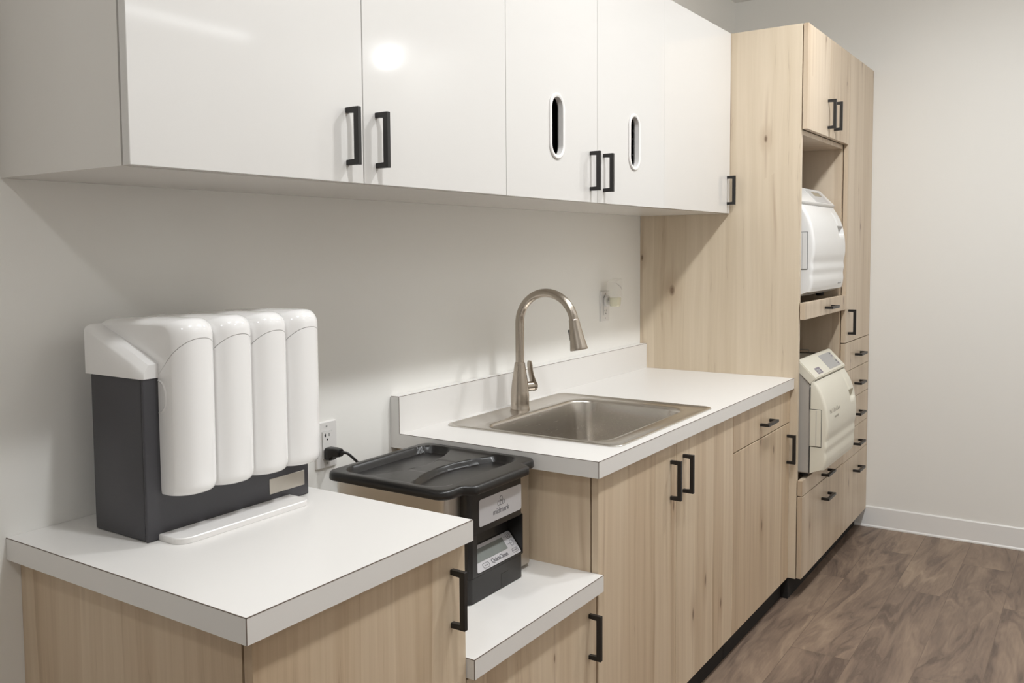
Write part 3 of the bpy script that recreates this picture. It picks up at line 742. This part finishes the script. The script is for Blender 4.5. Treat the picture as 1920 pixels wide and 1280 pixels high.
# ------------------------------------------------------------------ autoclaves
def autoclave(XL, XR, yf, zb, mbody, mdoor, mtop, label, lower, ytop=0.0):
    w = XR-XL
    t = thing('autoclave', ((XL+XR)/2, yf+.30, zb-.017), label, 'autoclave', 'autoclaves in the tall cabinet')
    yd = yf+.0680                                   # back plane of the door
    yb = -.10
    # casing with a sloped shoulder
    bm = bmesh.new(); prism(bm, [(yb, zb), (yd+.0015, zb), (yd+.0015, zb+.345), (yd+.040, zb+.395), (yb, zb+.395)], 'x', XL+.002, XR-.002)
    bmesh.ops.bevel(bm, geom=[e for e in bm.edges], offset=.004, segments=2, affect='EDGES')
    body = obj('casing', bm, mbody, t, smooth=35)
    for (x, y) in ((XL+.04, yd+.03), (XR-.04, yd+.03), (XL+.04, yb-.06), (XR-.04, yb-.06)):
        bm = bmesh.new(); lathe(bm, [(.016, 0), (.018, .0165)], (x, y, zb-.0167), n=16); obj('foot', bm, M['dark'], t, smooth=40)
    # sloped top housing
    bm = bmesh.new()
    pr_ = [(yb, zb+.3960), (yd+.0400, zb+.3960), (yd+.0010, zb+.3500), (yf+.0500, zb+.3720), (yf+.0485, zb+.3765), (yf+.1130, zb+.4430), (yf+.1175, zb+.4452), (yf+.1240, zb+.4440), (yf+.1700, zb+.4200), (yb, zb+.4120)]
    prism(bm, pr_, 'x', XL, XR)
    bmesh.ops.bevel(bm, geom=[e for e in bm.edges], offset=.0035, segments=2, affect='EDGES')
    top = obj('top_housing', bm, mtop, t, smooth=35)
    # display on the 45 degree facet
    a = Vector((0, yf+.0485, zb+.3765)); b = Vector((0, yf+.1130, zb+.4430)); u_ = (b-a).normalized(); n_ = Vector((0, -u_.z, u_.y)); ln = (b-a).length
    def facet(name, x0, x1, v0, v1, h, m, parent, off=0):
        bm = bmesh.new(); f = lambda x, v, hh: tuple(Vector((x, a.y, a.z))+u_*v+n_*hh)
        pts = [(x0, v0), (x1, v0), (x1, v1), (x0, v1)]
        loft(bm, [[f(*p, off-.001) for p in pts], [f(*p, off+h) for p in pts]]); return obj(name, bm, m, parent)
    # curved door front as a grid over (x, z)
    Z = [(.000, -.0680), (.010, -.0300), (.016, -.0145)]
    prof = [(.0205, .0165), (.0230, .0125), (.030, .0105), (.050, .0070), (.070, .0055), (.078, .0080), (.092, .0088), (.106, .0042), (.114, .0036), (.126, .0078), (.140, .0065), (.155, .0020), (.175, .0002), (.195, .0), (.215, .0008), (.240, .0040), (.265, .0078), (.290, .0145), (.315, .0235), (.335, .0335), (.350, .0425), (.3600, .0490), (.3650, .0545)]
    def yprof(z):
        for (z0, y0), (z1, y1) in zip(prof, prof[1:]):
            if z <= z1:
                s = (z-z0)/(z1-z0); s = max(0, s); return y0+(y1-y0)*s
        return prof[-1][1]
    nz, nx = 96, 72
    zs = [.0205+(.3650-.0205)*i/nz for i in range(nz+1)]
    xs = [0, .0015, .004, .008, .013]+[.013+(w-.026)*i/nx for i in range(1, nx)]+[w-.013, w-.008, w-.004, w-.0015, w]
    def sm(e0, e1, v): return sst(e0, e1, v)
    wv = []
    for z in zs:   # smooth the profile a little
        wv.append(sum(yprof(max(.0205, min(.365, z+k*.002))) for k in range(-6, 7))/13)
    bm = bmesh.new(); rows = []
    gx0, gx1 = w*.79, w*.955
    for iz, z in enumerate(zs):
        r_ = []
        for x in xs:
            e = min(x, w-x); rr_ = .013; inset = rr_-math.sqrt(max(0, rr_*rr_-(rr_-min(e, rr_))**2))
            y = yf+wv[iz]+inset*.9
            inx = sm(gx0, gx0+.006, x)*(1-sm(gx1-.004, gx1+.004, x))
            y += .020*inx*sm(.246, .252, z)*(1-sm(.281, .2835, z))              # finger pocket
            y += .012*inx*(1-sm(.246, .252, z))*sm(.232, .252, z)*.6
            y -= .0035*inx*sm(.281, .2835, z)*(1-sm(.33, .352, z))              # raised pull above it
            r_.append(bm.verts.new((XL+x, y, zb+z)))
        rows.append(r_)
    for p, q in zip(rows, rows[1:]):
        for i in range(len(xs)-1): bm.faces.new((p[i], p[i+1], q[i+1], q[i]))
    # sides, top, bottom, back
    def bk(x, z): return bm.verts.new((XL+x, yd, zb+z))
    backL = [bk(0, max(0.002, z-.018*(1-(z-.0205)/.3445)) if i else .002) for i, z in enumerate([zz_-.018*((zz_-.0205)/.3445) for zz_ in zs])]
    backR = [bm.verts.new((XL+w, v.co.y, v.co.z)) for v in backL]
    for i in range(nz):
        bm.faces.new((backL[i], rows[i][0], rows[i+1][0], backL[i+1])); bm.faces.new((rows[i][-1], backR[i], backR[i+1], rows[i+1][-1]))
    bm.faces.new([backL[0]]+[backR[0]]+list(reversed(rows[0]))); bm.faces.new([backR[-1], backL[-1]]+rows[-1])
    bm.faces.new(backR+list(reversed(backL)))
    door = obj('door', bm, mdoor, t, smooth=48)
    # hinge cover let into the door's side
    z0, z1 = zb+.110, zb+.2550; y0, y1 = yd, yf+.0265
    obj('hinge_cover', bx(XL-.0022, XL+.004, y1+.0012, y0-.0005, z0+.0012, z1-.0012, .0008, 1), mdoor, t)
    bm = bmesh.new(); s_ = .0016
    box(bm, XL-.0008, XL+.002, y1, y0, z1, z1+s_); box(bm, XL-.0008, XL+.002, y1, y0, z0-s_, z0); box(bm, XL-.0008, XL+.002, y1-s_, y1, z0-s_, z1+s_)
    if lower:
        box(bm, XL-.0008, XL+.002, y0-.0008, y0+.0024, zb+.004, z0); box(bm, XL-.0008, XL+.002, y0-.0008, y0+.0024, z1, zb+.343)
    obj('door_gap', bm, M['dark'], t)
    obj('hinge_groove', bx(XL-.0027, XL+.001, y0-.0240, y0-.0225, z0+.004, z1-.004), M['midgrey'] if lower else M['greyp'], t)
    if lower:
        d_ = facet('display_panel', XL+w*.52, XL+w*.90, .012, ln-.010, .0010, M['midgrey'], top)
        for i in range(5): facet('display_light', XL+w*(.845), XL+w*.875, .020+.013*i, .026+.013*i, .0006, (M['purple'], M['lcd'], M['jar'])[i % 3], d_, .0012)
        bd = facet('badge', XL+w*.16, XL+w*.30, .012, .040, .0008, M['purple'], top)
        lettering('Ritter', .021, Vector((XL+w*.168, a.y, a.z))+u_*.0225+n_*.0012, (1, 0, 0), u_, M['greyp'], bd)
        lettering('MIDMARK', .0105, Vector((XL+w*.168, a.y, a.z))+u_*.0145+n_*.0012, (1, 0, 0), u_, M['greyp'], bd)
        lettering('M11 UltraClave', .0245, (XL+w*.09, yf+.0042, zb+.2360), (1, 0, 0), (0, .16, 1), M['ink2'], door, depth=.003)
        lettering('Automatic', .0150, (XL+w*.21, yf+.0010, zb+.2130), (1, 0, 0), (0, .10, 1), M['ink2'], door, depth=.003)
    else:
        d_ = facet('display_panel', XL+w*.46, XL+w*.90, .010, ln-.012, .0010, M['greyp'], top)
        facet('screen', XL+w*.60, XL+w*.82, .048, .073, .0008, M['lcd2'], d_, .0010)
        lettering('midmark', .0160, (XL+w*.80, yf+.0088, zb+.0400), (1, 0, 0), (0, -.1, 1), M['greyp'], door, depth=.003)
    return t
autoclave(3.0150, 3.5400, -.6950, 1.2250, M['wmed'], M['wmed'], M['wmed'], 'white autoclave with a rounded front on the upper pull-out shelf of the tall cabinet', False)
autoclave(2.9700, 3.4600, -.7680, .5350, M['beige2'], M['beige'], M['beige'], 'ivory autoclave with grey sides on the lower pull-out shelf of the tall cabinet', True)

# ------------------------------------------------------------------ light: recessed downlights, added fill points, strip light
def fill_and_lamp(x, y, power, r=.065):
    """point light below the ceiling: one real lamp, the rest added fill"""
    l = bpy.data.lights.new('fill_and_lamp_point', 'POINT'); l.shadow_soft_size = r; l.energy = power; l.color = (.955, .98, 1.0)
    o = bpy.data.objects.new('fill_and_lamp_point', l); C.objects.link(o); o.location = (x, y, ZC-r-.012)
def downlight_and_fill(x, y, power, size=.15):
    """recessed lamp flush with the ceiling; the leftmost is added fill"""
    l = bpy.data.lights.new('downlight_and_fill', 'AREA'); l.shape = 'DISK'; l.size = size; l.energy = power; l.color = (.955, .98, 1.0); l.spread = math.radians(170)
    o = bpy.data.objects.new('downlight_and_fill', l); C.objects.link(o); o.location = (x, y, ZC-.003)
for x_, p_, q_ in ((2.70, 21, 14), (1.65, 24, 17), (.50, 20, 16), (-.95, 7, 12)):  # leftmost pair added to brighten the cabinet end panel
    downlight_and_fill(x_, -1.27, p_); fill_and_lamp(x_, -1.27, q_, .05)  # point lights added as fill under the row of recessed lamps
fill_and_lamp(3.80, -2.90, 9, .05); fill_and_lamp(1.60, -2.40, 8, .05)  # first is the lamp mirrored in a door, second added as fill
l = bpy.data.lights.new('strip_light', 'AREA'); l.shape = 'RECTANGLE'; l.size = 1.6; l.size_y = .12; l.energy = 6; l.color = (.955, .98, 1.0)
o = bpy.data.objects.new('strip_light', l); C.objects.link(o); o.location = (2.0, -3.05, 2.60)
w = bpy.data.worlds.new('room'); bpy.context.scene.world = w; w.use_nodes = True
w.node_tree.nodes['Background'].inputs[0].default_value = (.9, .88, .84, 1); w.node_tree.nodes['Background'].inputs[1].default_value = .05

# ------------------------------------------------------------------ camera
cam = bpy.data.cameras.new('camera'); co = bpy.data.objects.new('camera', cam); C.objects.link(co)
yaw, pit, rol = (math.radians(v) for v in (35.0743, -3.6528, -.5294))
fw = Vector((math.cos(yaw)*math.cos(pit), math.sin(yaw)*math.cos(pit), math.sin(pit))); ri = Vector((math.sin(yaw), -math.cos(yaw), 0)); upv = ri.cross(fw)
r2 = ri*math.cos(rol)+upv*math.sin(rol); u2 = -ri*math.sin(rol)+upv*math.cos(rol)
mx = Matrix((r2, u2, -fw)).transposed().to_4x4(); mx.translation = (-.63905, -1.62611, 1.42222); co.matrix_world = mx
cam.sensor_width = 36; cam.lens = 1690.72/1920*36; cam.shift_x = 74.83/1920; cam.shift_y = -63.385/1920; cam.clip_start = .02
sc = bpy.context.scene; sc.camera = co
sc.view_settings.view_transform = 'Standard'; sc.view_settings.look = 'None'; sc.view_settings.gamma = 1; sc.view_settings.exposure = -0.88; sc.view_settings.use_curve_mapping = False
